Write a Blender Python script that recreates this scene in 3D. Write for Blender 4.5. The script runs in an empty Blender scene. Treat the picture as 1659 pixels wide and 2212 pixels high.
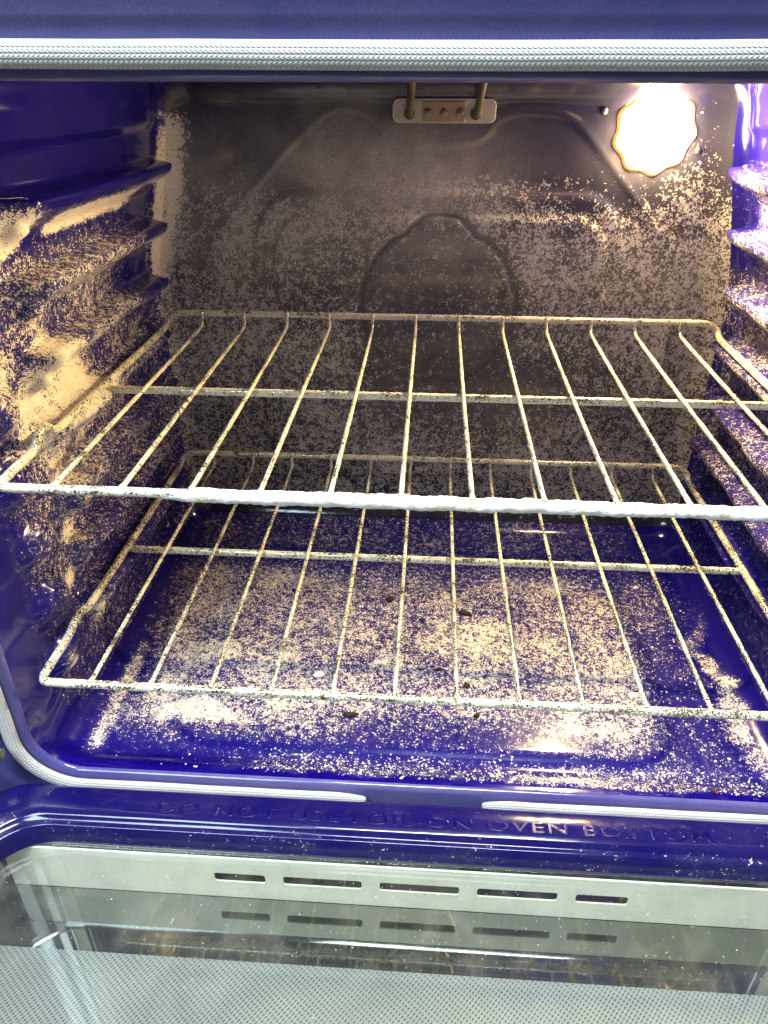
import bpy, math, random
import numpy as np
from mathutils import Matrix, Vector, noise as mn
random.seed(7)
rng = np.random.default_rng(7)
S = bpy.context.scene
C = S.collection

# ------------------------------------------------------------------ camera, world, light
cam_d = bpy.data.cameras.new('camera'); cam = bpy.data.objects.new('camera', cam_d); C.objects.link(cam)
cam_d.sensor_fit = 'HORIZONTAL'; cam_d.sensor_width = 36; cam_d.lens = 1607.06 / 1659 * 36
cam_d.clip_start = 0.01; cam_d.clip_end = 100
cam.matrix_world = Matrix.Translation((-0.00874, -0.43087, 0.59413)) @ Matrix.Rotation(0.06054, 4, 'Z') @ Matrix.Rotation(1.03732, 4, 'X') @ Matrix.Rotation(0.00307, 4, 'Z')
S.camera = cam
S.render.resolution_x = 768; S.render.resolution_y = 1024
S.view_settings.view_transform = 'Standard'; S.view_settings.look = 'None'
S.view_settings.exposure = 0.0; S.view_settings.gamma = 1.0
S.view_settings.use_curve_mapping = False
S.cycles.max_bounces = 8; S.cycles.diffuse_bounces = 4; S.cycles.glossy_bounces = 5
S.cycles.transparent_max_bounces = 10
S.cycles.sample_clamp_indirect = 6
S.cycles.caustics_reflective = True; S.cycles.blur_glossy = 0.5

LAMP_COL = (1.0, 0.71, 0.29); LAMP_STR = 330; BULB_W = 20
w = bpy.data.worlds.new('World'); S.world = w; w.use_nodes = True
nt = w.node_tree; nt.nodes.clear()
wo = nt.nodes.new('ShaderNodeOutputWorld'); bg = nt.nodes.new('ShaderNodeBackground')
tc = nt.nodes.new('ShaderNodeTexCoord'); no = nt.nodes.new('ShaderNodeTexNoise'); cr = nt.nodes.new('ShaderNodeValToRGB')
no.inputs['Scale'].default_value = 2.2; no.inputs['Detail'].default_value = 2.0
cr.color_ramp.elements[0].position = .38; cr.color_ramp.elements[0].color = (.10, .11, .13, 1)
cr.color_ramp.elements[1].position = .62; cr.color_ramp.elements[1].color = (.62, .66, .74, 1)
nt.links.new(tc.outputs['Generated'], no.inputs['Vector']); nt.links.new(no.outputs['Fac'], cr.inputs['Fac'])
nt.links.new(cr.outputs['Color'], bg.inputs['Color']); bg.inputs['Strength'].default_value = .26
nt.links.new(bg.outputs['Background'], wo.inputs['Surface'])

def area(name, loc, target, size, power, color):
    d = bpy.data.lights.new(name, 'AREA'); d.energy = power; d.color = color; d.shape = 'RECTANGLE'
    d.size, d.size_y = size
    o = bpy.data.objects.new(name, d); C.objects.link(o); o.location = loc
    o.rotation_euler = (Vector(target) - Vector(loc)).to_track_quat('-Z', 'Y').to_euler()
    return o
area('window_light', (-0.80, -1.05, 1.95), (0, 0, .25), (.8, .7), 44, (.72, .90, 1.0))
area('ceiling_light', (0.10, -.36, 2.1), (0, -.06, .1), (.8, .35), 60, (.96, .98, .97))

# ------------------------------------------------------------------ material helpers
class NT:
    def __init__(s, name):
        s.m = bpy.data.materials.new(name); s.m.use_nodes = True
        s.t = s.m.node_tree; s.t.nodes.clear()
        s.out = s.t.nodes.new('ShaderNodeOutputMaterial')
    def n(s, typ, **k):
        nd = s.t.nodes.new('ShaderNode' + typ)
        for a, b in k.items(): setattr(nd, a, b)
        return nd
    def l(s, a, b): s.t.links.new(a, b)
    def put(s, sock, v):
        if isinstance(v, bpy.types.NodeSocket): s.l(v, sock)
        else:
            if isinstance(v, (tuple, list)) and len(v) == 3 and sock.type == 'RGBA': v = (*v, 1)
            sock.default_value = v
    def math(s, op, a, b=None, c=None, clamp=False):
        nd = s.n('Math', operation=op, use_clamp=clamp)
        s.put(nd.inputs[0], a)
        if b is not None: s.put(nd.inputs[1], b)
        if c is not None: s.put(nd.inputs[2], c)
        return nd.outputs[0]
    def mr(s, v, a, b, c=0., d=1., smooth=False):
        nd = s.n('MapRange'); nd.interpolation_type = 'SMOOTHSTEP' if smooth else 'LINEAR'
        s.put(nd.inputs[0], v); s.put(nd.inputs[1], a); s.put(nd.inputs[2], b); s.put(nd.inputs[3], c); s.put(nd.inputs[4], d)
        return nd.outputs[0]
    def noise(s, vec, scale, detail=2., dist=0., rough=.5):
        nd = s.n('TexNoise'); s.l(vec, nd.inputs['Vector'])
        nd.inputs['Scale'].default_value = scale; nd.inputs['Detail'].default_value = detail
        nd.inputs['Distortion'].default_value = dist; nd.inputs['Roughness'].default_value = rough
        return nd.outputs['Fac']
    def mix(s, f, a, b):
        nd = s.n('Mix', data_type='RGBA'); s.put(nd.inputs[0], f); s.put(nd.inputs[6], a); s.put(nd.inputs[7], b)
        return nd.outputs[2]
    def bsdf(s, **k):
        nd = s.n('BsdfPrincipled')
        for a, b in k.items(): s.put(nd.inputs[a.replace('_', ' ')], b)
        return nd
    def mixs(s, f, a, b):
        nd = s.n('MixShader'); s.put(nd.inputs[0], f); s.l(a, nd.inputs[1]); s.l(b, nd.inputs[2]); return nd.outputs[0]
    def bump(s, h, strength, dist):
        nd = s.n('Bump'); s.l(h, nd.inputs['Height']); nd.inputs['Strength'].default_value = strength
        nd.inputs['Distance'].default_value = dist; return nd.outputs['Normal']
    def end(s, sock): s.l(sock, s.out.inputs['Surface']); return s.m

BLUE = (.004, .001, .145)
def enamel(name, scale=560., cold=BLUE, dustcol=(.80, .72, .64), speck=1.0):
    """glossy cobalt enamel under dry powdery residue; the attribute 'dust' holds (density, film, smear)"""
    t = NT(name)
    co = t.n('TexCoord').outputs['Object']
    at = t.n('Attribute', attribute_name='dust'); sep = t.n('SeparateColor'); t.l(at.outputs['Color'], sep.inputs[0])
    dens, film_haze = sep.outputs[0], sep.outputs[1]
    n1 = t.noise(co, scale, 2.5, .9, .55)
    n2 = t.noise(co, scale * .28, 2., .3)
    n3 = t.noise(co, 26., 3., .4)
    v = t.math('MULTIPLY_ADD', n2, .35, t.math('MULTIPLY', n1, .8))
    v = t.mr(v, .38, .78)
    dd = t.math('MULTIPLY', dens, t.mr(n3, .3, .7, .80, 1.12))
    lo = t.math('SUBTRACT', 1.0, dd)
    mask = t.mr(v, t.math('SUBTRACT', lo, .07), t.math('ADD', lo, .07), smooth=True)
    mask = t.math('MULTIPLY', mask, t.mr(dens, .0, .06, 0., speck))
    # bits much finer than the flakes
    nf = t.noise(co, scale * 2.6, 1., 0.)
    fine = t.mr(nf, t.math('SUBTRACT', .80, t.math('MULTIPLY', dens, .2)), t.math('SUBTRACT', .84, t.math('MULTIPLY', dens, .2)))
    fine = t.math('MULTIPLY', fine, t.mr(dens, .03, .2, 0., .8))
    mask = t.math('MAXIMUM', mask, fine)
    mask = t.math('MAXIMUM', mask, t.math('MULTIPLY', t.math('MULTIPLY', dens, .13), t.mr(n2, .35, .65, .5, 1.2)))
    mask = t.math('MAXIMUM', mask, t.math('MULTIPLY', film_haze, t.mr(n3, .3, .7, .55, 1.)), clamp=True)
    tone = t.noise(co, 900., 2.)
    dcol = t.mix(t.mr(tone, .35, .65), tuple(c * .78 for c in dustcol), tuple(min(1, c * 1.15) for c in dustcol))
    hb = t.math('ADD', mask, t.math('MULTIPLY', tone, .25))
    nb = t.bump(hb, .55, .0009)
    orange = t.bump(t.noise(co, 55., 1.), .10, .002)
    en = t.bsdf(Base_Color=cold, Roughness=.12, IOR=1.45, Coat_Weight=.15, Coat_Roughness=.03, Normal=orange)
    du = t.bsdf(Base_Color=dcol, Roughness=.85, Normal=nb, Specular_IOR_Level=.35)
    return t.end(t.mixs(mask, en.outputs[0], du.outputs[0]))

M = {}
M['liner'] = enamel('speckled_cobalt_enamel', 640.)
M['backwall'] = enamel("enamel_back_darkened", 430., (.014, .014, .040), (.66, .61, .55), .86)  # same cobalt enamel, painted darker and greyer as warm light shows it
M['frame'] = enamel('front_enamel_paled', 430., (.050, .048, .24))  # base colour paled to stand in for what the frame reflects
M['door'] = enamel('door_enamel', 500., (.005, .003, .085))

def simple(name, col, rough=.5, metal=0., **k):
    t = NT(name); return t.end(t.bsdf(Base_Color=col, Roughness=rough, Metallic=metal, **k).outputs[0])

def rod_mat(name, cover=.62, rust=.5):
    t = NT(name); co = t.n('TexCoord').outputs['Object']
    n1 = t.noise(co, 620., 3., .6, .6); n2 = t.noise(co, 34., 2.); n3 = t.noise(co, 150., 3., .4)
    v = t.math('ADD', n1, t.math('MULTIPLY', t.math('SUBTRACT', n2, .5), .5))
    c0 = .5 - (cover - .5) * .5
    m = t.mr(v, c0 - .035, c0 + .035, smooth=True)
    rm = t.mr(n3, .66 - rust * .08, .70 - rust * .08)
    tone = t.noise(co, 1300., 1.)
    dust = t.mix(t.mr(tone, .35, .65), (.62, .58, .44), (.92, .89, .74))
    metal = t.bsdf(Base_Color=t.mix(t.mr(n2, .4, .7), (.62, .56, .42), (.16, .11, .06)), Metallic=1., Roughness=.18)
    d = t.bsdf(Base_Color=t.mix(rm, dust, (.10, .035, .012)), Roughness=.5, Coat_Weight=.25, Coat_Roughness=.15, Normal=t.bump(n1, .9, .0010))
    return t.end(t.mixs(t.math('MAXIMUM', m, rm, clamp=True), metal.outputs[0], d.outputs[0]))
M['rod'] = rod_mat('crusted_rack_wire', .62, -.1)
M['rodlow'] = rod_mat('rusty_rack_wire', .55, .2)

t = NT('white_crust'); co = t.n('TexCoord').outputs['Object']
nn = t.noise(co, 260., 3., .5); n2 = t.noise(co, 60., 2.)
M['crust'] = t.end(t.bsdf(Base_Color=t.mix(t.mr(n2, .35, .7), (.86, .87, .86), (.72, .64, .50)), Roughness=.75, Normal=t.bump(nn, .8, .0015)).outputs[0])

M['black'] = simple('black_cavity', (.008, .008, .008), .7)
M['dark_metal'] = simple('dark_oiled_steel', (.035, .035, .035), .35, .8)
M['steel'] = simple('screw_steel', (.30, .27, .21), .38, .9)
M['element'] = simple('element_sheath', (.10, .085, .065), .45, .4)
M['char'] = simple('charred_crumb', (.030, .018, .006), .9)
M['rustcrumb'] = simple('rusty_crumb', (.16, .045, .02), .8)
M['flake'] = simple('white_flake', (.82, .79, .74), .75)

def speck_mat(name, a, b, sc, rough=.55, lo=.62, hi=.72, bumpk=.2):
    t = NT(name); co = t.n('TexCoord').outputs['Object']
    f = t.mr(t.noise(co, sc, 4., .3), lo, hi)
    g = t.noise(co, sc * .2, 2.)
    base = t.mix(t.mr(g, .3, .7), a, tuple(c * .84 for c in a))
    return t.end(t.bsdf(Base_Color=t.mix(f, base, b), Roughness=rough, Normal=t.bump(t.noise(co, sc * 2, 2.), bumpk, .0005)).outputs[0])
M['ceramic'] = speck_mat('cream_enamel_plate', (.52, .47, .38), (.25, .2, .15), 260.)
M['tan'] = speck_mat('scorched_tan_plate', (.42, .30, .19), (.22, .14, .08), 220.)
M['vent'] = speck_mat('pale_painted_panel', (.88, .85, .73), (.60, .55, .45), 160., .5, .68, .8, .05)

t = NT('lit_glass'); em = t.n('Emission'); em.inputs[0].default_value = (*LAMP_COL, 1); em.inputs[1].default_value = LAMP_STR
M['lamp'] = t.end(em.outputs[0])

t = NT('halo_glow'); em = t.n('Emission'); em.inputs[0].default_value = (1, .42, .08, 1); em.inputs[1].default_value = 1.6  # orange glow that stands for the halo round the lamp
M['halo'] = t.end(em.outputs[0])
# braided gasket: u along the rope (m), v around it (0..1)
t = NT('braided_fibreglass'); uv = t.n('UVMap'); sp = t.n('SeparateXYZ'); t.l(uv.outputs[0], sp.inputs[0])
u, v = sp.outputs[0], sp.outputs[1]
rows = t.math('MULTIPLY', v, 15.)
rowf = t.math('FRACT', rows)
odd = t.math('MULTIPLY', t.math('FLOOR', rows), .5)
across = t.math('ABSOLUTE', t.math('SUBTRACT', rowf, .5))                     # 0 in the middle of a row
sl = t.math('ADD', t.math('ADD', t.math('DIVIDE', u, .00245), odd), t.math('MULTIPLY', across, .9))
st = t.math('ABSOLUTE', t.math('SUBTRACT', t.math('FRACT', sl), .5))
hgt = t.math('MULTIPLY', t.mr(across, .5, .15, smooth=True), t.mr(st, .5, .12, smooth=True))
co = t.n('TexCoord').outputs['Object']; dn = t.noise(co, 22., 3.)
bc = t.mix(hgt, (.46, .47, .46), t.mix(t.mr(dn, .35, .7), (.90, .91, .90), (.60, .58, .52)))
M['gasket'] = t.end(t.bsdf(Base_Color=bc, Roughness=.6, Normal=t.bump(hgt, .8, .0007), Sheen_Weight=.2).outputs[0])

# coated window glass
def pane(name, refl, tint, rough=.02, streak=True):
    t = NT(name); co = t.n('TexCoord').outputs['Object']
    fr = t.n('Fresnel'); fr.inputs[0].default_value = 1.29
    tr = t.n('BsdfTransparent'); tr.inputs[0].default_value = (*tint, 1)
    gl = t.n('BsdfGlossy'); gl.inputs[0].default_value = (.95, .97, .92, 1); gl.inputs[1].default_value = rough
    df = t.n('BsdfDiffuse'); df.inputs[0].default_value = (.5, .5, .45, 1)
    a = t.mixs(t.math('ADD', fr.outputs[0], refl, clamp=True), tr.outputs[0], gl.outputs[0])
    sc = t.mr(t.noise(co, 24., 4., .8), .45, .8, 0.015, .09)
    dots = t.mr(t.noise(co, 420., 1.), .74, .78, 0., .55)
    return t.end(t.mixs(t.math('MAXIMUM', sc, dots), a, df.outputs[0]))
M['glass'] = pane('coated_window_glass', .02, (.965, .98, .97))
t = NT('dark_mirror_glass')
gl = t.n('BsdfGlossy'); gl.inputs[0].default_value = (.80, .84, .76, 1); gl.inputs[1].default_value = .03
df = t.n('BsdfDiffuse'); df.inputs[0].default_value = (.014, .018, .016, 1)
M['mirror'] = t.end(t.mixs(.30, df.outputs[0], gl.outputs[0]))
# dotted screen print
t = NT('dot_printed_glass'); co = t.n('TexCoord').outputs['Object']
mp = t.n('Mapping'); mp.inputs['Rotation'].default_value = (0, 0, math.radians(38)); t.l(co, mp.inputs[0])
sp = t.n('SeparateXYZ'); t.l(mp.outputs[0], sp.inputs[0])
K = 2 * math.pi / .0026
sx = t.math('SINE', t.math('MULTIPLY', sp.outputs[0], K)); sy = t.math('SINE', t.math('MULTIPLY', sp.outputs[1], K * .72))
hh = t.math('ADD', t.math('MULTIPLY', sx, .62), t.math('MULTIPLY', sy, .38))
hole = t.mr(hh, .12, .62, smooth=True)
cl = t.noise(co, 9., 2.)
bc = t.mix(hole, t.mix(t.mr(cl, .3, .7), (.25, .275, .265), (.32, .34, .33)), (.10, .115, .108))
M['screen'] = t.end(t.bsdf(Base_Color=bc, Roughness=.22).outputs[0])

# ------------------------------------------------------------------ mesh helpers
def link(name, me, mat, parent=None, smooth=True):
    if mat: me.materials.append(mat)
    if smooth: me.polygons.foreach_set('use_smooth', [True] * len(me.polygons))
    o = bpy.data.objects.new(name, me); C.objects.link(o); o.parent = parent
    return o
def mesh(name, V, F, mat, parent=None, smooth=True):
    me = bpy.data.meshes.new(name); me.from_pydata([tuple(v) for v in V], [], F); me.update()
    return link(name, me, mat, parent, smooth)
def set_dust(o, dens, film_haze=None):
    n = len(dens); a = o.data.attributes.new('dust', 'FLOAT_COLOR', 'POINT')
    c = np.zeros((n, 4)); c[:, 0] = np.clip(dens, 0, 1); c[:, 3] = 1
    if film_haze is not None: c[:, 1] = np.clip(film_haze, 0, 1)
    a.data.foreach_set('color', c.ravel())
def sst(a, b, x):
    t = np.clip((x - a) / (b - a), 0, 1); return t * t * (3 - 2 * t)
def grid_faces(nu, nv, flip=False):
    i = np.arange(nu - 1)[:, None] * nv + np.arange(nv - 1)[None]
    q = np.stack([i, i + nv, i + nv + 1, i + 1], -1).reshape(-1, 4)
    if flip: q = q[:, ::-1]
    return q.tolist()

# tubes -------------------------------------------------------------
def smooth_path(P, it=3):
    P = [Vector(p) for p in P]
    for _ in range(it):
        Q = [P[0]]
        for a, b in zip(P, P[1:]): Q += [a * .75 + b * .25, a * .25 + b * .75]
        Q.append(P[-1]); P = Q
    return P
def resample(P, step, closed=False):
    if closed: P = P + [P[0]]
    d = [0.]
    for a, b in zip(P, P[1:]): d.append(d[-1] + (b - a).length)
    n = max(2, int(d[-1] / step)); out = []; k = 0
    for i in range(n if closed else n + 1):
        s_ = d[-1] * i / n
        while k < len(d) - 2 and d[k + 1] < s_: k += 1
        L = d[k + 1] - d[k]; out.append(P[k].lerp(P[k + 1], (s_ - d[k]) / L if L > 1e-9 else 0))
    return out
def tube(P, r, sides=8, jit=0., closed=False, seed=0., rfun=None, uv=False, cap=True, flat=(1, 1), up=None):
    n = len(P); V = []; F = []; UV = []
    nrm = None; L = 0.
    for i, p in enumerate(P):
        a = P[(i - 1) % n] if (closed or i > 0) else p; b = P[(i + 1) % n] if (closed or i < n - 1) else p
        T = (b - a).normalized()
        if up is not None: nrm = (Vector(up) - T * Vector(up).dot(T)).normalized()
        elif nrm is None: nrm = T.orthogonal().normalized()
        else: nrm = (nrm - T * nrm.dot(T)).normalized()
        B = T.cross(nrm)
        if i: L += (p - P[i - 1]).length
        rr = r * (rfun(i / max(1, n - 1)) if rfun else 1.)
        for k in range(sides):
            th = 2 * math.pi * k / sides
            q = nrm * math.cos(th) * flat[0] + B * math.sin(th) * flat[1]
            j = 1.
            if jit: j += jit * mn.noise((p + q * .004) * 260 + Vector((seed, 0, 0))) + jit * .7 * mn.noise((p + q * .004) * 700)
            V.append(p + q * rr * j)
    m = n if closed else n - 1
    for i in range(m):
        for k in range(sides):
            a = i * sides + k; b = i * sides + (k + 1) % sides; c = ((i + 1) % n) * sides + (k + 1) % sides; d_ = ((i + 1) % n) * sides + k
            F.append((a, b, c, d_)); UV.append((i, k))
    if cap and not closed:
        F.append(tuple(range(sides))[::-1]); F.append(tuple((n - 1) * sides + k for k in range(sides)))
    return V, F, UV

def from_curve2d(splines, extrude, bevel=0.):
    cu = bpy.data.curves.new('c', 'CURVE'); cu.dimensions = '2D'; cu.fill_mode = 'BOTH'; cu.extrude = extrude; cu.bevel_depth = bevel; cu.bevel_resolution = 2
    for pts in splines:
        sp_ = cu.splines.new('POLY'); sp_.points.add(len(pts) - 1)
        for i, (x, y) in enumerate(pts): sp_.points[i].co = (x, y, 0, 1)
        sp_.use_cyclic_u = True
    o = bpy.data.objects.new('c', cu); C.objects.link(o)
    me = bpy.data.meshes.new_from_object(o.evaluated_get(bpy.context.evaluated_depsgraph_get()))
    bpy.data.objects.remove(o); bpy.data.curves.remove(cu)
    return me
def rrect(x0, x1, y0, y1, r, n=8):
    P = []
    for cx, cy, a0 in ((x1 - r, y1 - r, 0), (x0 + r, y1 - r, 90), (x0 + r, y0 + r, 180), (x1 - r, y0 + r, 270)):
        for k in range(n + 1):
            a = math.radians(a0 + 90 * k / n); P.append((cx + r * math.cos(a), cy + r * math.sin(a)))
    return P

def tag(o, label=None, cat=None, group=None, kind=None):
    for k, v_ in (('label', label), ('category', cat), ('group', group), ('kind', kind)):
        if v_: o[k] = v_
    return o
def empty(name, loc=(0, 0, 0)):
    o = bpy.data.objects.new(name, None); C.objects.link(o); o.location = loc; o.empty_display_size = .05; return o

# ------------------------------------------------------------------ the oven
oven = empty('oven')
tag(oven, 'open blue enamel oven with its lit cavity powdered by white residue', 'oven')

HW, Z0, Z1, Y0, Y1, RC = .325, .088, .590, -.015, .415, .040
def liner_map(x, y, z, disp):
    """box point -> rounded liner; disp is the inward pressing of the sheet"""
    qx = np.clip(x, -HW + RC, HW - RC); qy = np.minimum(y, Y1 - RC); qz = np.clip(z, Z0 + RC, Z1 - RC)
    d = np.stack([x - qx, y - qy, z - qz], -1); L = np.linalg.norm(d, axis=-1, keepdims=True); L[L < 1e-9] = 1
    nrm = d / L
    p = np.stack([qx, qy, qz], -1) + nrm * (RC - disp[..., None])
    t_ = sst(-.012, .012, p[..., 1])
    zz = .080 + (p[..., 2] - Z0) * (.600 - .080) / (Z1 - Z0)
    p[..., 2] = p[..., 2] * (1 - t_) + zz * t_
    tp = sst(.36, .585, p[..., 2]) * sst(-.01, .30, p[..., 1])
    p[..., 0] *= 1 - .105 * tp
    return p

RIBS = [.184 + .0548 * k for k in range(7)]
def side_disp(y, z):
    d = np.zeros_like(y)
    for k, zr in enumerate(RIBS):
        dz = z - (zr - .003)
        prof = sst(.004, -.002, dz) * sst(-.030, -.006, dz)
        ext = sst(.095, .125, y) * sst(.392, .375, y)
        d = np.maximum(d, .0275 * prof * ext)
        # stop bump in front of each rib
        b = np.exp(-(((y - .058) / .024) ** 2 + ((z - zr + .028) / .017) ** 2) ** 2)
        d = np.maximum(d, .013 * b)
        b = np.exp(-(((y - .120) / .012) ** 2) ** 2) * sst(-.034, -.022, dz) * sst(.004, -.002, dz)
        d = np.maximum(d, .015 * b)
    # crease under the roof
    d += .007 * sst(.535, .546, z) * sst(.40, .36, y)
    # soft dents
    return d

def seg_dist(px, pz, pts):
    best = np.full(px.shape, 9.)
    for (ax, az), (bx, bz) in zip(pts, pts[1:]):
        vx, vz = bx - ax, bz - az; t_ = np.clip(((px - ax) * vx + (pz - az) * vz) / (vx * vx + vz * vz), 0, 1)
        best = np.minimum(best, np.hypot(px - ax - t_ * vx, pz - az - t_ * vz))
    return best
def sd_rr(x, z, x0, x1, z0, z1, r):
    cx, cz, hx, hz = (x0 + x1) / 2, (z0 + z1) / 2, (x1 - x0) / 2, (z1 - z0) / 2
    a = np.abs(x - cx) - hx + r; b = np.abs(z - cz) - hz + r
    return np.hypot(np.maximum(a, 0), np.maximum(b, 0)) + np.minimum(np.maximum(a, b), 0) - r
def chaikin2(P, it=2):
    for _ in range(it):
        Q = [P[0]]
        for a, b in zip(P, P[1:]): Q += [(a[0] * .78 + b[0] * .22, a[1] * .78 + b[1] * .22), (a[0] * .22 + b[0] * .78, a[1] * .22 + b[1] * .78)]
        Q.append(P[-1]); P = Q
    return P
OUT = chaikin2([(-.262, .30), (-.262, .42), (-.2254, .472), (-.141, .5545), (-.0844, .5545), (-.0514, .5245), (.0386, .5245), (.0643, .5527), (.1284, .5527), (.158, .5374), (.2453, .441), (.262, .40), (.262, .30)])
def fan_r(x, z):
    dx, dz = x - .000, z - .367; th = np.arctan2(dx, dz); r = np.hypot(dx, dz)
    R = .0865 + .006 * np.exp(-(th / .36) ** 4) - .003 * np.exp(-((np.abs(th) - .5) / .12) ** 2)
    R += -.006 * np.exp(-((np.abs(th) - math.pi) / .09) ** 2)
    return r - R
def back_disp(x, z):
    d = .0036 * sst(.005, -.005, sd_rr(x, z, -.207, .201, .155, .480, .045))
    d += .0030 * sst(.004, -.004, sd_rr(x, z, -.185, .181, .175, .457, .032))
    o_ = seg_dist(x, z, OUT)
    d += .0014 * np.exp(-(o_ / .0046) ** 2) * sst(.30, .44, z)
    d -= .0034 * np.exp(-(fan_r(x, z) / .0024) ** 2)
    d += .003 * np.exp(-(((x - .26) / .006) ** 2)) * sst(.38, .33, z)
    return d
def floor_disp(x, y):
    s_ = sd_rr(x, y, -.235, .222, .022, .262, .05)
    d = .0045 * sst(.008, -.008, s_)
    s2 = sd_rr(x, y, -.275, .268, -.30, .325, .05)
    d += .0030 * sst(.006, -.006, s2) * sst(.10, .2, y)
    return d

def blob(x, y, cx, cy, rx, ry, p=2): return np.exp(-((((x - cx) / rx) ** 2 + ((y - cy) / ry) ** 2) ** (p / 2)))
def nz(a, b, s_, seed=0.):
    """smooth value noise on arrays"""
    X = a * s_ + 31.7 + seed * 7.1; Y = b * s_ + 11.3 + seed * 3.3
    xi = np.floor(X).astype(int); yi = np.floor(Y).astype(int); fx = X - xi; fy = Y - yi
    fx = fx * fx * (3 - 2 * fx); fy = fy * fy * (3 - 2 * fy)
    h = lambda i, j: (np.sin(i * 127.1 + j * 311.7 + seed) * 43758.5453) % 1.0
    return (h(xi, yi) * (1 - fx) + h(xi + 1, yi) * fx) * (1 - fy) + (h(xi, yi + 1) * (1 - fx) + h(xi + 1, yi + 1) * fx) * fy

def lin(a, b, st): return np.linspace(a, b, int(round((b - a) / st)) + 1)
# back wall
xs, zs = lin(-HW, HW, .0022), lin(Z0, Z1, .0022)
Xg, Zg = np.meshgrid(xs, zs, indexing='ij'); Yg = np.full_like(Xg, Y1)
fade = sst(HW, HW - .05, np.abs(Xg)) * sst(Z0, Z0 + .03, Zg) * sst(Z1, Z1 - .01, Zg)
P = liner_map(Xg, Yg, Zg, back_disp(Xg, Zg) * fade)
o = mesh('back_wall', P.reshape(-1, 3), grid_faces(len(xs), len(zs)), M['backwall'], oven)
fr_ = fan_r(Xg, Zg); n_ = nz(Xg, Zg, 14, 1) * .6 + nz(Xg, Zg, 45, 2) * .4
dens = .56 * sst(.515, .455, Zg + .03 * (n_ - .5)) * sst(.085, .13, Zg)
dens *= .72 + .45 * n_
dens *= 1 - .45 * sst(.020, -.022, fr_ + .02 * (n_ - .5)) * sst(.03, .06, Zg - .24 + 0 * Xg)
dens *= 1 - .8 * np.exp(-(fr_ / .0022) ** 2)
dens *= 1 - .65 * blob(Xg, Zg, .05, .27, .13, .05)
dens *= 1 - .75 * blob(Xg, Zg, .19, .52, .10, .055, 4)
dens = np.maximum(dens, .52 * blob(Xg, Zg, .275, .46, .045, .06))
dens = np.maximum(dens, .5 * blob(Xg, Zg, .24, .40, .07, .08))
dens = np.maximum(dens, .56 * blob(Xg, Zg, 0, .485, .15, .012))
dens = np.maximum(dens, .60 * blob(Xg, Zg, -.24, .40, .045, .09))
dens = np.maximum(dens, (.66 + .30 * nz(Xg, Zg, 40, 21)) * sst(-.280, -.308, Xg) * sst(.56, .54, Zg) * sst(.30, .42, Zg))
for cx, cz, r_ in ((-.277, .447, .006), (-.247, .449, .005), (-.27, .405, .006), (-.262, .43, .0035), (-.226, .44, .003)):
    dens *= 1 - sst(r_ + .002, r_ - .001, np.hypot(Xg - cx, Zg - cz))
film_haze = .40 * blob(Xg, Zg, -.12, .47, .22, .08, 3) * (.6 + .6 * nz(Xg, Zg, 9, 4)) + .20 * sst(.08, .34, Zg) * sst(.60, .50, Zg)  # thin dust, plus a grey glare veil painted into the wall colour
film_haze += .26 * blob(Xg, Zg, .02, .50, .20, .030, 2)
film_haze *= 1 - .85 * sst(.0, .14, Xg) * sst(.40, .48, Zg)
film_haze += .10 * sst(-.05, -.07, Xg + .02 * nz(Xg, Zg, 60, 3)) * sst(.585, .575, Zg + .012 * nz(Xg, Zg, 90, 8)) * sst(-.17, -.155, Xg + .4 * (Zg - .55)) * sst(.50, .52, Zg)
set_dust(o, dens.ravel(), film_haze.ravel())
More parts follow.
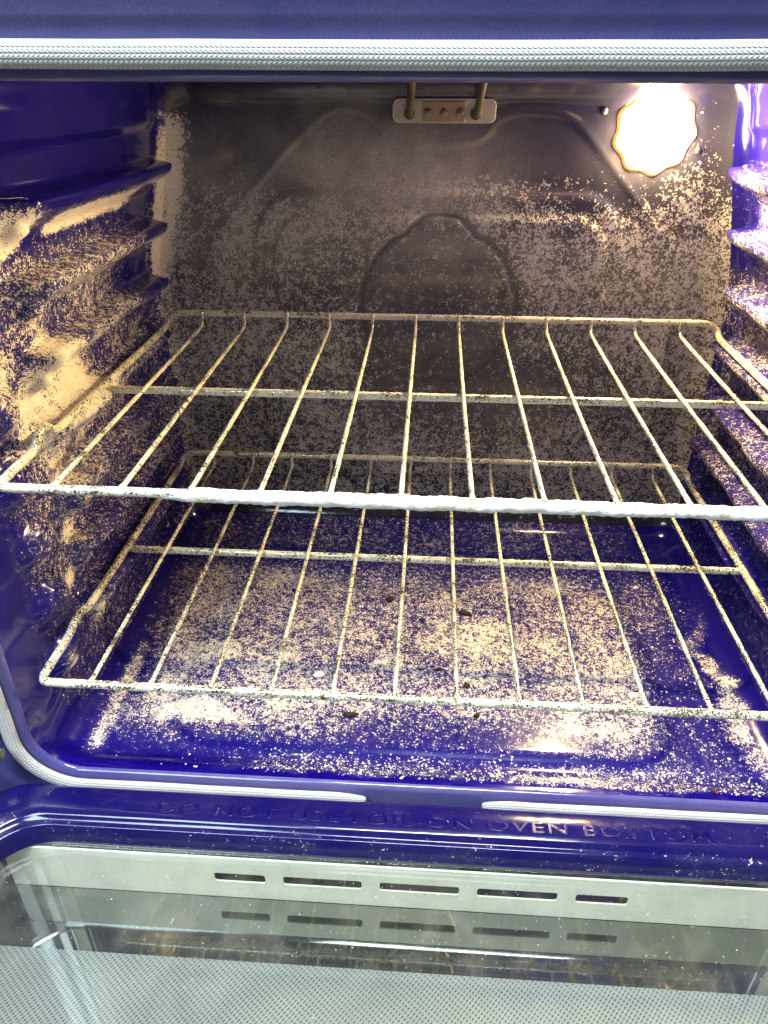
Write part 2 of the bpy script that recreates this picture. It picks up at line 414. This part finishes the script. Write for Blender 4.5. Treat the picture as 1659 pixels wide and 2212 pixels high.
# side walls
ys, zs = lin(Y0, Y1, .0022), lin(Z0, Z1, .0022)
Yg, Zg = np.meshgrid(ys, zs, indexing='ij')
for sgn in (-1, 1):
    Xg = np.full_like(Yg, sgn * HW)
    wob = (.006 * (nz(Yg, Zg, 22, 5 + sgn) - .5) + .0028 * (nz(Yg, Zg, 55, 15 + sgn) - .5) * sst(.46, .40, Zg)) * sst(.0, .06, Yg)
    if sgn < 0:
        wob += .006 * (nz(Yg + .6 * Zg, Zg, 75, 41) - .5) * blob(Yg, Zg, .15, .33, .11, .10, 4)
        wob += .006 * blob(Yg, Zg, .12, .40, .02, .03) + .006 * blob(Yg, Zg, .17, .33, .03, .02) + .005 * blob(Yg, Zg, .10, .30, .018, .03)
    D = (side_disp(Yg, Zg) + wob) * sst(Y1, Y1 - .03, Yg) * sst(Y0, Y0 + .02, Yg) * sst(Z0, Z0 + .05, Zg) * sst(Z1, Z1 - .025, Zg)
    P = liner_map(Xg, Yg, Zg, D)
    o = mesh('side_wall', P.reshape(-1, 3), grid_faces(len(ys), len(zs), sgn > 0), M['liner'], oven)
    n_ = nz(Yg, Zg, 16, 3) * .5 + nz(Yg, Zg, 50, 9) * .5
    if sgn < 0:
        d = .36 * sst(.015, .07, Yg) * sst(.49, .45, Zg) * (.5 + n_) * (.6 + .4 * sst(.12, .3, Zg))
        yw = Yg + .05 * (nz(Yg, Zg, 20, 31) - .5); zw = Zg + .05 * (nz(Yg, Zg, 24, 32) - .5)
        d = np.maximum(d, .92 * blob(yw, zw, .15, .350, .085, .070, 4) * (.55 + .62 * nz(yw, zw, 34, 33)))
        d = np.maximum(d, .85 * blob(Yg, Zg, .07, .40, .03, .05, 3) * (.5 + .6 * n_))
        d = np.maximum(d, .62 * blob(Yg, Zg, .26, .32, .07, .035))
        for cy, cz, ry, rz in ((.11, .245, .022, .012), (.10, .205, .016, .012), (.12, .165, .02, .012), (.05, .15, .01, .014), (.16, .26, .02, .014), (.14, .15, .03, .02)):
            d = np.maximum(d, .85 * blob(Yg, Zg, cy, cz, ry, rz))
        # dust lies on the upper side of the top rib
        d = np.maximum(d, .95 * sst(.15, .17, Yg) * sst(.36, .33, Yg) * np.exp(-((Zg - .486) / .010) ** 4))
        d = np.maximum(d, (.45 + .6 * n_) * blob(Yg, Zg, .095, .487, .045, .020, 6))
        d = np.maximum(d, .85 * sst(.388, .402, Yg) * sst(.56, .52, Zg) * sst(.34, .42, Zg))
        d *= 1 - .9 * sst(.50, .52, Zg) * sst(.38, .36, Yg)
        d *= 1 - .8 * sst(.30, .34, Yg) * sst(.385, .375, Yg) * sst(.36, .38, Zg)
    else:
        d = .36 * sst(.0, .06, Yg) * sst(.53, .47, Zg) * (.5 + .8 * n_) * (.45 + .55 * sst(.17, .27, Zg))
        for zr in RIBS: d = np.maximum(d, (.62 if zr < .38 else .42) * np.exp(-((Zg - zr + .012) / .010) ** 2) * sst(.38, .3, Yg) * (.3 + n_) * sst(.20, .26, Zg))
        d *= 1 - .8 * sst(.34, .37, Yg) * sst(.40, .42, Zg)
    set_dust(o, d.ravel(), (.006 * np.ones_like(d)).ravel())
# floor and roof
xs, ys = lin(-HW, HW, .0024), lin(Y0, Y1, .0024)
Xg, Yg = np.meshgrid(xs, ys, indexing='ij')
fade = sst(HW, HW - .045, np.abs(Xg)) * sst(Y1, Y1 - .045, Yg)
P = liner_map(Xg, Yg, np.full_like(Xg, Z0), floor_disp(Xg, Yg) * fade)
o = mesh('floor_panel', P.reshape(-1, 3), grid_faces(len(xs), len(ys)), M['liner'], oven)
n_ = nz(Xg, Yg, 14, 6) * .5 + nz(Xg, Yg, 40, 7) * .5
Xr, Yr = Xg, Yg
Xg = Xr + .035 * (nz(Xr, Yr, 17, 12) - .5) + .014 * (nz(Xr, Yr, 60, 13) - .5); Yg = Yr + .020 * (nz(Xr, Yr, 19, 14) - .5) + .010 * (nz(Xr, Yr, 66, 15) - .5)
d = .46 * sst(-.325, -.25, Xg) * sst(.315, .17, Xg) * sst(-.005, .05, Yg) * (.66 + .62 * n_)
d = np.maximum(d, .36 * sst(-.21, -.10, Xg) * sst(.29, .24, Xg) * sst(-.012, -.006, Yg) * (.6 + .7 * n_))
d = np.maximum(d, .88 * blob(Xg, Yg, -.205, .060, .060, .022, 4) * (.8 + .3 * n_))
d = np.maximum(d, .72 * blob(Xg, Yg, -.245, .085, .030, .040, 3) * (.8 + .3 * n_))
d = np.maximum(d, .74 * blob(Xg, Yg, -.22, .135, .055, .030, 3) * (.7 + .45 * n_))
d = np.maximum(d, .60 * blob(Xg, Yg, -.12, .075, .06, .030, 3) * (.8 + .3 * n_))
d = np.maximum(d, .56 * blob(Xg, Yg, -.10, .19, .12, .045, 3) * (.8 + .3 * n_))
d = np.maximum(d, .60 * blob(Xg, Yg, .08, .17, .10, .055, 3) * (.8 + .3 * n_))
d = np.maximum(d, .68 * blob(Xg, Yg, .14, .058, .07, .020, 3) * (.8 + .3 * n_))
d = np.maximum(d, .66 * blob(Xg, Yg, .12, .001, .075, .012, 3) * (.8 + .35 * n_))
d = np.maximum(d, .60 * blob(Xg, Yg, .285, .10, .012, .12, 3))
d *= 1 - .62 * blob(Xg, Yg, .235, .10, .022, .09, 3)
d *= 1 - .45 * blob(Xg, Yg, .0, .042, .10, .028, 3)
Xg, Yg = Xr, Yr
d *= 1 - .92 * (np.exp(-((floor_disp(Xg, Yg) - .0022) / .0016) ** 2)) * sst(.06, .03, Yg)      # wiped front slope of the pad
d *= 1 - .40 * sst(.27, .31, Yg)
d = np.maximum(d, .55 * sst(-.278, -.290, Xg) * sst(-.305, -.296, Xg) * sst(.0, .02, Yg) * sst(.2, .1, Yg))
d *= sst(-.013, -.008, Yg)
set_dust(o, d.ravel(), (.004 * sst(.0, .05, Yg)).ravel())
P = liner_map(Xg, Yg, np.full_like(Xg, Z1), np.zeros_like(Xg))
o = mesh('roof_panel', P.reshape(-1, 3), grid_faces(len(xs), len(ys), True), M['liner'], oven)
set_dust(o, np.zeros(P.shape[0] * P.shape[1]))

# front frame: rounded opening, rolled lip, flat land, folded outer edge
def loop_xz(off, y, n=14, extra=(0, 0, 0, 0)):
    """rounded rectangle in the plane y, off metres outside the opening"""
    l_, r_, b_, t_ = extra
    return [Vector((x, y, z)) for x, z in rrect(-HW - off - l_, HW + off + r_, Z0 - off - b_, Z1 + off + t_, RC + off, n)]
def loft(loops, closed=True):
    n = len(loops[0]); V = [p for L_ in loops for p in L_]; F = []
    for i in range(len(loops) - 1):
        for k in range(n if closed else n - 1):
            F.append((i * n + k, i * n + (k + 1) % n, (i + 1) * n + (k + 1) % n, (i + 1) * n + k))
    return V, F
def sub_loop(L_, step):
    """even subdivision of the straight runs so that loft quads shade well; same count for every loop"""
    out = []
    n = len(L_)
    for i in range(n):
        a, b = L_[i], L_[(i + 1) % n]
        k = 24 if i % 15 == 14 else 1
        for j in range(k): out.append(a.lerp(b, j / k))
    return out
prof = [(0, -.015), (.0003, -.0168), (.0012, -.0183), (.0026, -.0195), (.0045, -.0200), (.020, -.0200), (.0235, -.0204), (.0255, -.0218), (.028, -.0226), (.034, -.0226), (.0365, -.0236), (.040, -.0262), (.045, -.0270), (.075, -.0274), (.082, -.025), (.085, -.018), (.086, .02)]
V, F = loft([sub_loop(loop_xz(o_, y_), 0) for o_, y_ in prof])
o = mesh('front_frame', V, F, M['frame'], oven)
V_ = np.array([tuple(v) for v in V]); set_dust(o, np.zeros(len(V)), .03 + .10 * nz(V_[:, 0], V_[:, 2], 9, 3))  # uneven pale haze painted on in place of varied reflections

# gasket: open rope running round the opening, its two ends at the bottom with a gap between
gl_ = sub_loop(loop_xz(.0113, -.0242), 0)
k0 = min(range(len(gl_)), key=lambda i: (gl_[i] - Vector((.048, -.0242, Z0 - .0113))).length)
ring = gl_[k0:] + gl_[:k0]
ring = [p for p in resample(ring, .0025, True)]
ring = [p for p in ring if not (-.046 < p.x < .047 and p.z < .12)]
# start of the list must be the right end of the gap
iz = max(range(len(ring)), key=lambda i: (ring[i] - ring[i - 1]).length)
ring = ring[iz:] + ring[:iz]
ring = [p + Vector((0, 0, .0006 * mn.noise(p * 18))) + Vector((.0006 * mn.noise(p * 15 + Vector((5, 0, 0))), 0, 0)) for p in ring]
def endr(t_): e = min(t_, 1 - t_) * 2.1; return .45 + .55 * min(1, e / .022) ** .5 if e < .022 else 1.
SID = 28
V, F, UV = tube(ring, .0062, SID, 0, rfun=endr, flat=(.62, 1.0), up=(0, -1, 0))
o = mesh('gasket', V, F, M['gasket'], oven)
o['label'] = 'white braided gasket rope round the opening with a gap at the bottom'
ul = o.data.uv_layers.new(name='UVMap'); uvs = []
Ls = [0.]
for a, b in zip(ring, ring[1:]): Ls.append(Ls[-1] + (b - a).length)
for (i, k) in UV:
    uvs += [(Ls[i], k / SID), (Ls[i], (k + 1) / SID), (Ls[i + 1], (k + 1) / SID), (Ls[i + 1], k / SID)]
uvs += [(0, 0)] * (len(o.data.loops) - len(uvs))
ul.data.foreach_set('uv', [c for p in uvs for c in p])

# oven lamp
lamp = mesh('lamp_socket', *tube([Vector((.209, .4165, .5445)), Vector((.209, .4095, .5445))], .0345, 40)[:2], M['ceramic'], oven)
V = []; F = []; NR, NA = 12, 72
for i in range(NR + 1):
    a = i / NR * math.pi / 2
    for k in range(NA):
        th = 2 * math.pi * k / NA; R_ = .0368 * (1 + .045 * math.cos(9 * th + .5) * math.sin(a) ** 2)
        r_ = R_ * math.sin(a) ** .8
        V.append((.209 + r_ * math.cos(th), .4100 - .0105 * math.cos(a) ** .9 if a < math.pi / 2 else .4100, .5445 + r_ * math.sin(th)))
for i in range(NR):
    for k in range(NA): F.append((i * NA + k, i * NA + (k + 1) % NA, (i + 1) * NA + (k + 1) % NA, (i + 1) * NA + k))
o = mesh('lamp_glass', V, F, M['lamp'], lamp); o['label'] = 'glowing scalloped glass cover of the oven lamp'
for x, z in ((.157, .5625), (.2548, .5275)):
    bpy_me = bpy.data.meshes.new('stud'); import bmesh
    bm = bmesh.new(); bmesh.ops.create_icosphere(bm, subdivisions=3, radius=.0032, matrix=Matrix.Translation((x, .4145, z)) @ Matrix.Diagonal((1, .8, 1.15, 1)))
    bm.to_mesh(bpy_me); bm.free(); link('stud', bpy_me, M['steel'], oven)

V = []; F = []  # ring added round the lamp glass, glowing as its halo
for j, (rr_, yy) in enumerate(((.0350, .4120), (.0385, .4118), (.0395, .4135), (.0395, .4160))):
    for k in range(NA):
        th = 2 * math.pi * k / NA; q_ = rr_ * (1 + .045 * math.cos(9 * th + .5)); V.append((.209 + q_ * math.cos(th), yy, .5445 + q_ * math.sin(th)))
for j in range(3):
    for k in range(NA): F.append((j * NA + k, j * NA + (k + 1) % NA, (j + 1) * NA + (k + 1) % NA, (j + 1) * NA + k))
o = mesh('halo_ring', V, F, M['halo'], lamp); o['label'] = 'added amber glowing ring standing for the halo round the oven lamp'
bd = bpy.data.lights.new('oven_bulb', 'SPOT'); bd.energy = BULB_W; bd.color = LAMP_COL; bd.spot_size = math.radians(172); bd.spot_blend = .55; bd.shadow_soft_size = .009
bo = bpy.data.objects.new('oven_bulb', bd); C.objects.link(bo); bo.location = (.209, .390, .5445); bo.rotation_euler = (-math.pi / 2, 0, 0); bo.parent = lamp
# broil element
be = bpy.data.meshes.new('e')
V, F = [], []
path = [(-.0354, .418, .559), (-.0352, .405, .5595), (-.0345, .392, .566), (-.032, .362, .5885), (-.034, .34, .5935), (-.05, .30, .5937), (-.22, .29, .5937), (-.24, .27, .5937), (-.24, .08, .5937), (-.22, .06, .5937), (-.08, .06, .5937), (-.06, .08, .5937), (-.06, .22, .5937), (0, .24, .5937), (.06, .22, .5937), (.06, .08, .5937), (.08, .06, .5937), (.22, .06, .5937), (.24, .08, .5937), (.24, .27, .5937), (.22, .29, .5937), (.05, .30, .5937), (.036, .34, .5935), (.0334, .362, .5885), (.0318, .392, .566), (.031, .405, .5595), (.0307, .418, .559)]
V, F, _ = tube(resample(smooth_path(path, 3), .004), .0037, 14)
elem = mesh('broil_element', V, F, M['element'], oven)
def plate(name, x0, x1, z0, z1, y, th, r, mat, parent, bev=.0006):
    me = from_curve2d([rrect(x0, x1, z0, z1, r)], th / 2 - bev, bev)
    me.transform(Matrix.Translation((0, y, 0)) @ Matrix.Rotation(math.pi / 2, 4, 'X'))
    return link(name, me, mat, parent, False)
plate('mounting_plate', -.0518, .0497, .5512, .5719, .4115, .003, .006, M['ceramic'], elem)
plate('clamp_plate', -.0223, .0196, .5523, .5692, .4095, .002, .0008, M['tan'], elem)
for x in (-.0172, -.0012, .0142):
    V, F, _ = tube([Vector((x, .410, .5605)), Vector((x, .4072, .5605)), Vector((x, .4066, .5605))], .0036, 20, rfun=lambda t_: 1. if t_ < .9 else .82)
    mesh('screw', V, F, M['steel'], elem)
for x in (-.0354, .0307):
    V, F, _ = tube([Vector((x, .4115, .559)), Vector((x, .4085, .559)), Vector((x, .4080, .559))], .0055, 24, rfun=lambda t_: 1. if t_ < .9 else .85)
    mesh('bushing', V, F, M['element'], elem)

# ------------------------------------------------------------------ the door, hanging open
def loop_xy(x0, x1, y0, y1, r, z, n=12):
    L_ = [Vector((x, y, z)) for x, y in rrect(x0, x1, y0, y1, r, n)]
    out = []
    for i in range(len(L_)):
        a, b = L_[i], L_[(i + 1) % len(L_)]
        k = 40 if i % (n + 1) == n else 1
        for j in range(k): out.append(a.lerp(b, j / k))
    return out
door = empty('door', (0, 0, 0)); door.parent = oven
DP = [(0, .030), (0, .076), (.0008, .0805), (.0028, .0838), (.006, .0850), (.029, .0848), (.0310, .0832), (.0328, .0812), (.0345, .0806), (.0365, .0812), (.0378, .0806), (.0388, .0780), (.0393, .070), (.0400, .0625)]
loops = []
for off, z in DP:
    s_ = off; sx_ = off * .62 if off > .006 else off
    loops.append(loop_xy(-.362 + sx_, .362 - sx_, -.56 + s_, -.029 - s_, .034 + .3 * off, z))
V, F = loft(loops)
liner = mesh('door_liner', V, F, M['door'], door)
V_ = np.array([tuple(v) for v in V])
nn_ = nz(V_[:, 0], V_[:, 1], 30, 2)
set_dust(liner, .15 * sst(-.060, -.064, V_[:, 1]) * sst(-.074, -.066, V_[:, 1]) * nn_ + .03 * sst(-.25, .1, V_[:, 0]) * nn_, .012 * nn_)

# raised lettering
fc = bpy.data.curves.new('txt', 'FONT'); fc.body = 'DO NOT USE FOIL ON OVEN BOTTOM'; fc.size = .0140; fc.extrude = .00005; fc.bevel_depth = .00034; fc.bevel_resolution = 3; fc.space_word = 1.15; fc.space_character = 1.12
fc.align_x = 'CENTER'; fc.align_y = 'CENTER'; fc.resolution_u = 8
to = bpy.data.objects.new('txt', fc); C.objects.link(to)
me = bpy.data.meshes.new_from_object(to.evaluated_get(bpy.context.evaluated_depsgraph_get()))
bpy.data.objects.remove(to)
co_ = np.array([v.co[:] for v in me.vertices]); wx = co_[:, 0].max() - co_[:, 0].min()
me.transform(Matrix.Translation((.0045, -.0484, .0849)) @ Matrix.Diagonal((.437 / wx, .96, 1, 1)))
lt = link('embossed_lettering', me, M['door'], liner); lt['label'] = 'raised blue lettering along the door edge near the hinge'
set_dust(lt, np.zeros(len(me.vertices)))

# vented strip inside the door
slots = [(-.1668, -.1249), (-.1108, -.0472), (-.0332, .0304), (.0440, .1075), (.1212, .1622)]
spl = [rrect(-.338, .338, .0095, .0600, .002)]
for a, b in slots: spl.append(rrect(a, b, .0300, .0408, .0028)[::-1])
me = from_curve2d(spl, .0004, .0003); me.transform(Matrix.Translation((0, -.0722, 0)) @ Matrix.Rotation(math.pi / 2, 4, 'X'))
link('vent_strip', me, M['vent'], door, False)
def box(name, x0, x1, y0, y1, z0, z1, mat, parent):
    V = [(x, y, z) for x in (x0, x1) for y in (y0, y1) for z in (z0, z1)]
    F = [(0, 1, 3, 2), (4, 6, 7, 5), (0, 4, 5, 1), (2, 3, 7, 6), (0, 2, 6, 4), (1, 5, 7, 3)]
    return mesh(name, V, F, mat, parent, False)
box('door_shell', -.352, .352, -.553, -.034, .000, .004, M['black'], door)
box('insulation_pack', -.350, .350, -.0655, -.034, .006, .060, M['black'], door)
me = from_curve2d([rrect(-.346, .346, -.52, -.0690, .028)], .0012, .0004); me.transform(Matrix.Translation((0, 0, .0612)))
link('window_glass', me, M['glass'], door, False)
box('reflective_pane', -.340, .340, -.53, -.0735, .0060, .0092, M['mirror'], door)
me = from_curve2d([rrect(-.338, .338, -.52, -.1240, .006)], .0003, .0002); me.transform(Matrix.Translation((0, 0, .0099)))
link('dotted_screen', me, M['screen'], door, False)
# hinge arm at the left
V, F, _ = tube(resample(smooth_path([(-.352, -.022, .150), (-.350, -.036, .140), (-.349, -.046, .118), (-.352, -.052, .094), (-.356, -.060, .078)], 2), .003), .0075, 14, flat=(1, .55), up=(0, -1, 0))
hg = mesh('hinge', V, F, M['dark_metal'], oven)
V, F, _ = tube([Vector((-.344, -.040, .128)), Vector((-.336, -.041, .128)), Vector((-.3352, -.041, .128))], .0052, 20)
mesh('hinge_pin', V, F, M['steel'], hg)

# ------------------------------------------------------------------ racks
WX = [(i - 5.5) * .047 for i in range(12)]
DEP = .3776
def make_rack(name, loc, mat, seed, kh):
    root = empty(name, loc)
    xe = .3005
    half = [(0, 0, 0), (xe - .012, 0, 0), (xe - .002, .0015, 0), (xe, .010, 0), (xe, .050, 0), (xe, .058, .0005), (xe, .066, kh), (xe, .082, kh * 1.1), (xe, .092, .0005), (xe, .104, -.0005), (xe, .20, 0), (xe, .352, 0), (xe - .0005, .370, .0010), (xe - .002, .3770, .0090), (xe - .012, DEP, .0150), (xe - .03, DEP, .0150), (0, DEP, .0150)]
    path = half + [(-x, y, z) for x, y, z in half[::-1][1:-1]]
    P = smooth_path([*path, path[0]], 2)[:-1]
    P = resample(P, .003, True)
    V, F, _ = tube(P, .0034, 12, .10, True, seed)
    mesh('frame', V, F, mat, root)
    V, F, _ = tube(resample([Vector((-.2995, .1955, -.0045)), Vector((.2995, .1955, -.0045))], .003), .0036, 12, .10, False, seed + 3)
    mesh('cross_bar', V, F, mat, root)
    for i, x in enumerate(WX):
        dx = random.uniform(-.0008, .0008)
        P = smooth_path([(x, -.0012, .0030), (x, .004, .0030), (x + dx, .18, .0022), (x, .362, .0025), (x, .3705, .0045), (x + dx, .3730, .0120), (x + dx, .3732, .0185)], 2)
        V, F, _ = tube(resample(P, .0030), .0018, 8, .16, False, seed + i * 5, rfun=lambda t_: 1.5 - .5 * min(1, t_ / .012) if t_ < .012 else 1.)
        mesh('wire', V, F, mat, root)
    return root
up = make_rack('oven_rack', (0, -.0030, .3499), M['rod'], 0, .0090)
tag(up, 'upper wire rack whose front bar is thick with white crust', 'oven rack', 'wire racks slid into the oven')
lo = make_rack('oven_rack', (-.0019, -.0172, .1851), M['rodlow'], 90, .0045)
tag(lo, 'lower wire rack with rusty speckled wires just above the oven floor', 'oven rack', 'wire racks slid into the oven')
# crust on the upper front bar
P = resample([Vector((-.185, 0, 0)), Vector((.299, 0, 0))], .0018)
def cr_f(t_): return (.55 + .45 * min(1, t_ / .05)) * (1 - .10 * t_)
V, F, _ = tube(P, .0050, 20, .15, False, 3, rfun=cr_f)
V = [v + Vector((0, 0, -.0009 + .0010 * mn.noise(v * 55))) for v in V]
o = mesh('residue_crust', V, F, M['crust'], up); o['label'] = 'thick white crust caked along the front bar'
# grains along the lower front bar
bm = bmesh.new()
def grain(bm, c, r, flat=.6):
    m_ = Matrix.Translation(c) @ Matrix.Rotation(random.uniform(0, 6.28), 4, 'Z') @ Matrix.Rotation(random.uniform(-.5, .5), 4, 'X') @ Matrix.Diagonal((random.uniform(.7, 1.7), random.uniform(.6, 1.1), flat, 1))
    bmesh.ops.create_icosphere(bm, subdivisions=1, radius=r, matrix=m_)
for _ in range(900):
    x = random.uniform(-.27, .25); a = random.uniform(-2.6, .9) - .2
    dn_ = math.exp(-((x + .05) / .17) ** 2)
    if random.random() > dn_: continue
    grain(bm, Vector((x, -.0036 * math.cos(a), .0036 * math.sin(a + 1.2))), random.uniform(.0004, .0011), .9)
me = bpy.data.meshes.new('g'); bm.to_mesh(me); bm.free()
o = link('residue_grains', me, M['crust'], lo); o['label'] = 'white salt like grains stuck along the front bar'

# ------------------------------------------------------------------ loose bits on the oven floor
def floor_z(x, y):
    a = np.array([[x]]); b = np.array([[y]]); p = liner_map(a, b, np.array([[Z0]]), floor_disp(a, b)); return float(p[0, 0, 2])
bm = bmesh.new(); n = 0
while n < 3800:
    x = random.uniform(-.27, .285); y = random.uniform(-.010, .30)
    dn_ = .25 if y > .02 else .95
    if x < -.14 and y < .02: dn_ *= .12
    if x < -.22 and y < .05: dn_ *= .4
    if random.random() > dn_: continue
    r_ = .00035 + .0009 * random.random() ** 3
    grain(bm, Vector((x, y, floor_z(x, y) + r_ * .25)), r_, .45); n += 1
me = bpy.data.meshes.new('s'); bm.to_mesh(me); bm.free()
tag(link('powder_residue', me, M['flake'], None), 'white powdery grains scattered over the blue oven floor', 'residue', kind='stuff')

def lump(name, x, y, sx_, sy_, sz_, rot, mat, label, cat, group, rough=.45, seed=0):
    bm = bmesh.new(); bmesh.ops.create_icosphere(bm, subdivisions=3, radius=1.)
    for v_ in bm.verts:
        n__ = 1 + rough * mn.noise(v_.co * 1.7 + Vector((seed * 3.1, 0, 0))) + rough * .5 * mn.noise(v_.co * 4.5 + Vector((seed, 2, 0)))
        v_.co = Vector((v_.co.x * sx_, v_.co.y * sy_, v_.co.z * sz_)) * n__ * .84
    me = bpy.data.meshes.new(name); bm.to_mesh(me); bm.free()
    o = link(name, me, mat); o.location = (x, y, floor_z(x, y) + sz_ * .45); o.rotation_euler.z = rot
    return tag(o, label, cat, group)
g1 = 'charred crumbs on the oven floor'
lump('crumb', -.0425, .232, .0058, .0050, .0032, .3, M['char'], 'round charred crumb in the middle of the floor, farthest back of the crumbs', 'crumb', g1, seed=1)
lump('crumb', .0405, .213, .0100, .0034, .0026, -.35, M['char'], 'elongated charred crumb lying like a twig behind the other crumbs', 'crumb', g1, seed=2)
lump('crumb', -.0690, .0610, .0078, .0034, .0024, .1, M['char'], 'flat charred crumb in front of the lower rack, the left one', 'crumb', g1, seed=3)
lump('crumb', .0468, .0670, .0036, .0030, .0024, .5, M['char'], 'small round charred crumb in front of the lower rack, the right one', 'crumb', g1, seed=4)
lump('crumb', .0395, .1055, .0034, .0046, .0022, .5, M['char'], 'charred crumb just behind the front bar of the lower rack, right of centre', 'crumb', g1, seed=5)
lump('crumb', .0120, .1260, .0040, .0026, .0020, .2, M['char'], 'faint dark crumb beside the ring shaped white flake', 'crumb', g1, seed=6)
lump('crumb', .2370, -.0080, .0022, .0020, .0040, .2, M['rustcrumb'], 'reddish rusty crumb on the front lip of the oven floor', 'crumb', g1, seed=7)
g2 = 'large white flakes on the oven floor'
lump('flake', .0155, .1510, .0046, .0036, .0012, .2, M['flake'], 'white flake near the centre of the floor, beside a faint dark crumb', 'flake', g2, .2, 8)
lump('flake', .1970, .1040, .0052, .0042, .0012, -.3, M['flake'], 'largest round white flake, right side just behind the lower front bar', 'flake', g2, .15, 9)
lump('flake', -.1050, .1120, .0062, .0044, .0014, .4, M['flake'], 'white flake left of centre against a wire of the lower rack', 'flake', g2, .3, 10)
lump('flake', .2390, .2800, .0040, .0028, .0014, .4, M['flake'], 'white flake near the back right corner of the floor', 'flake', g2, .3, 11)
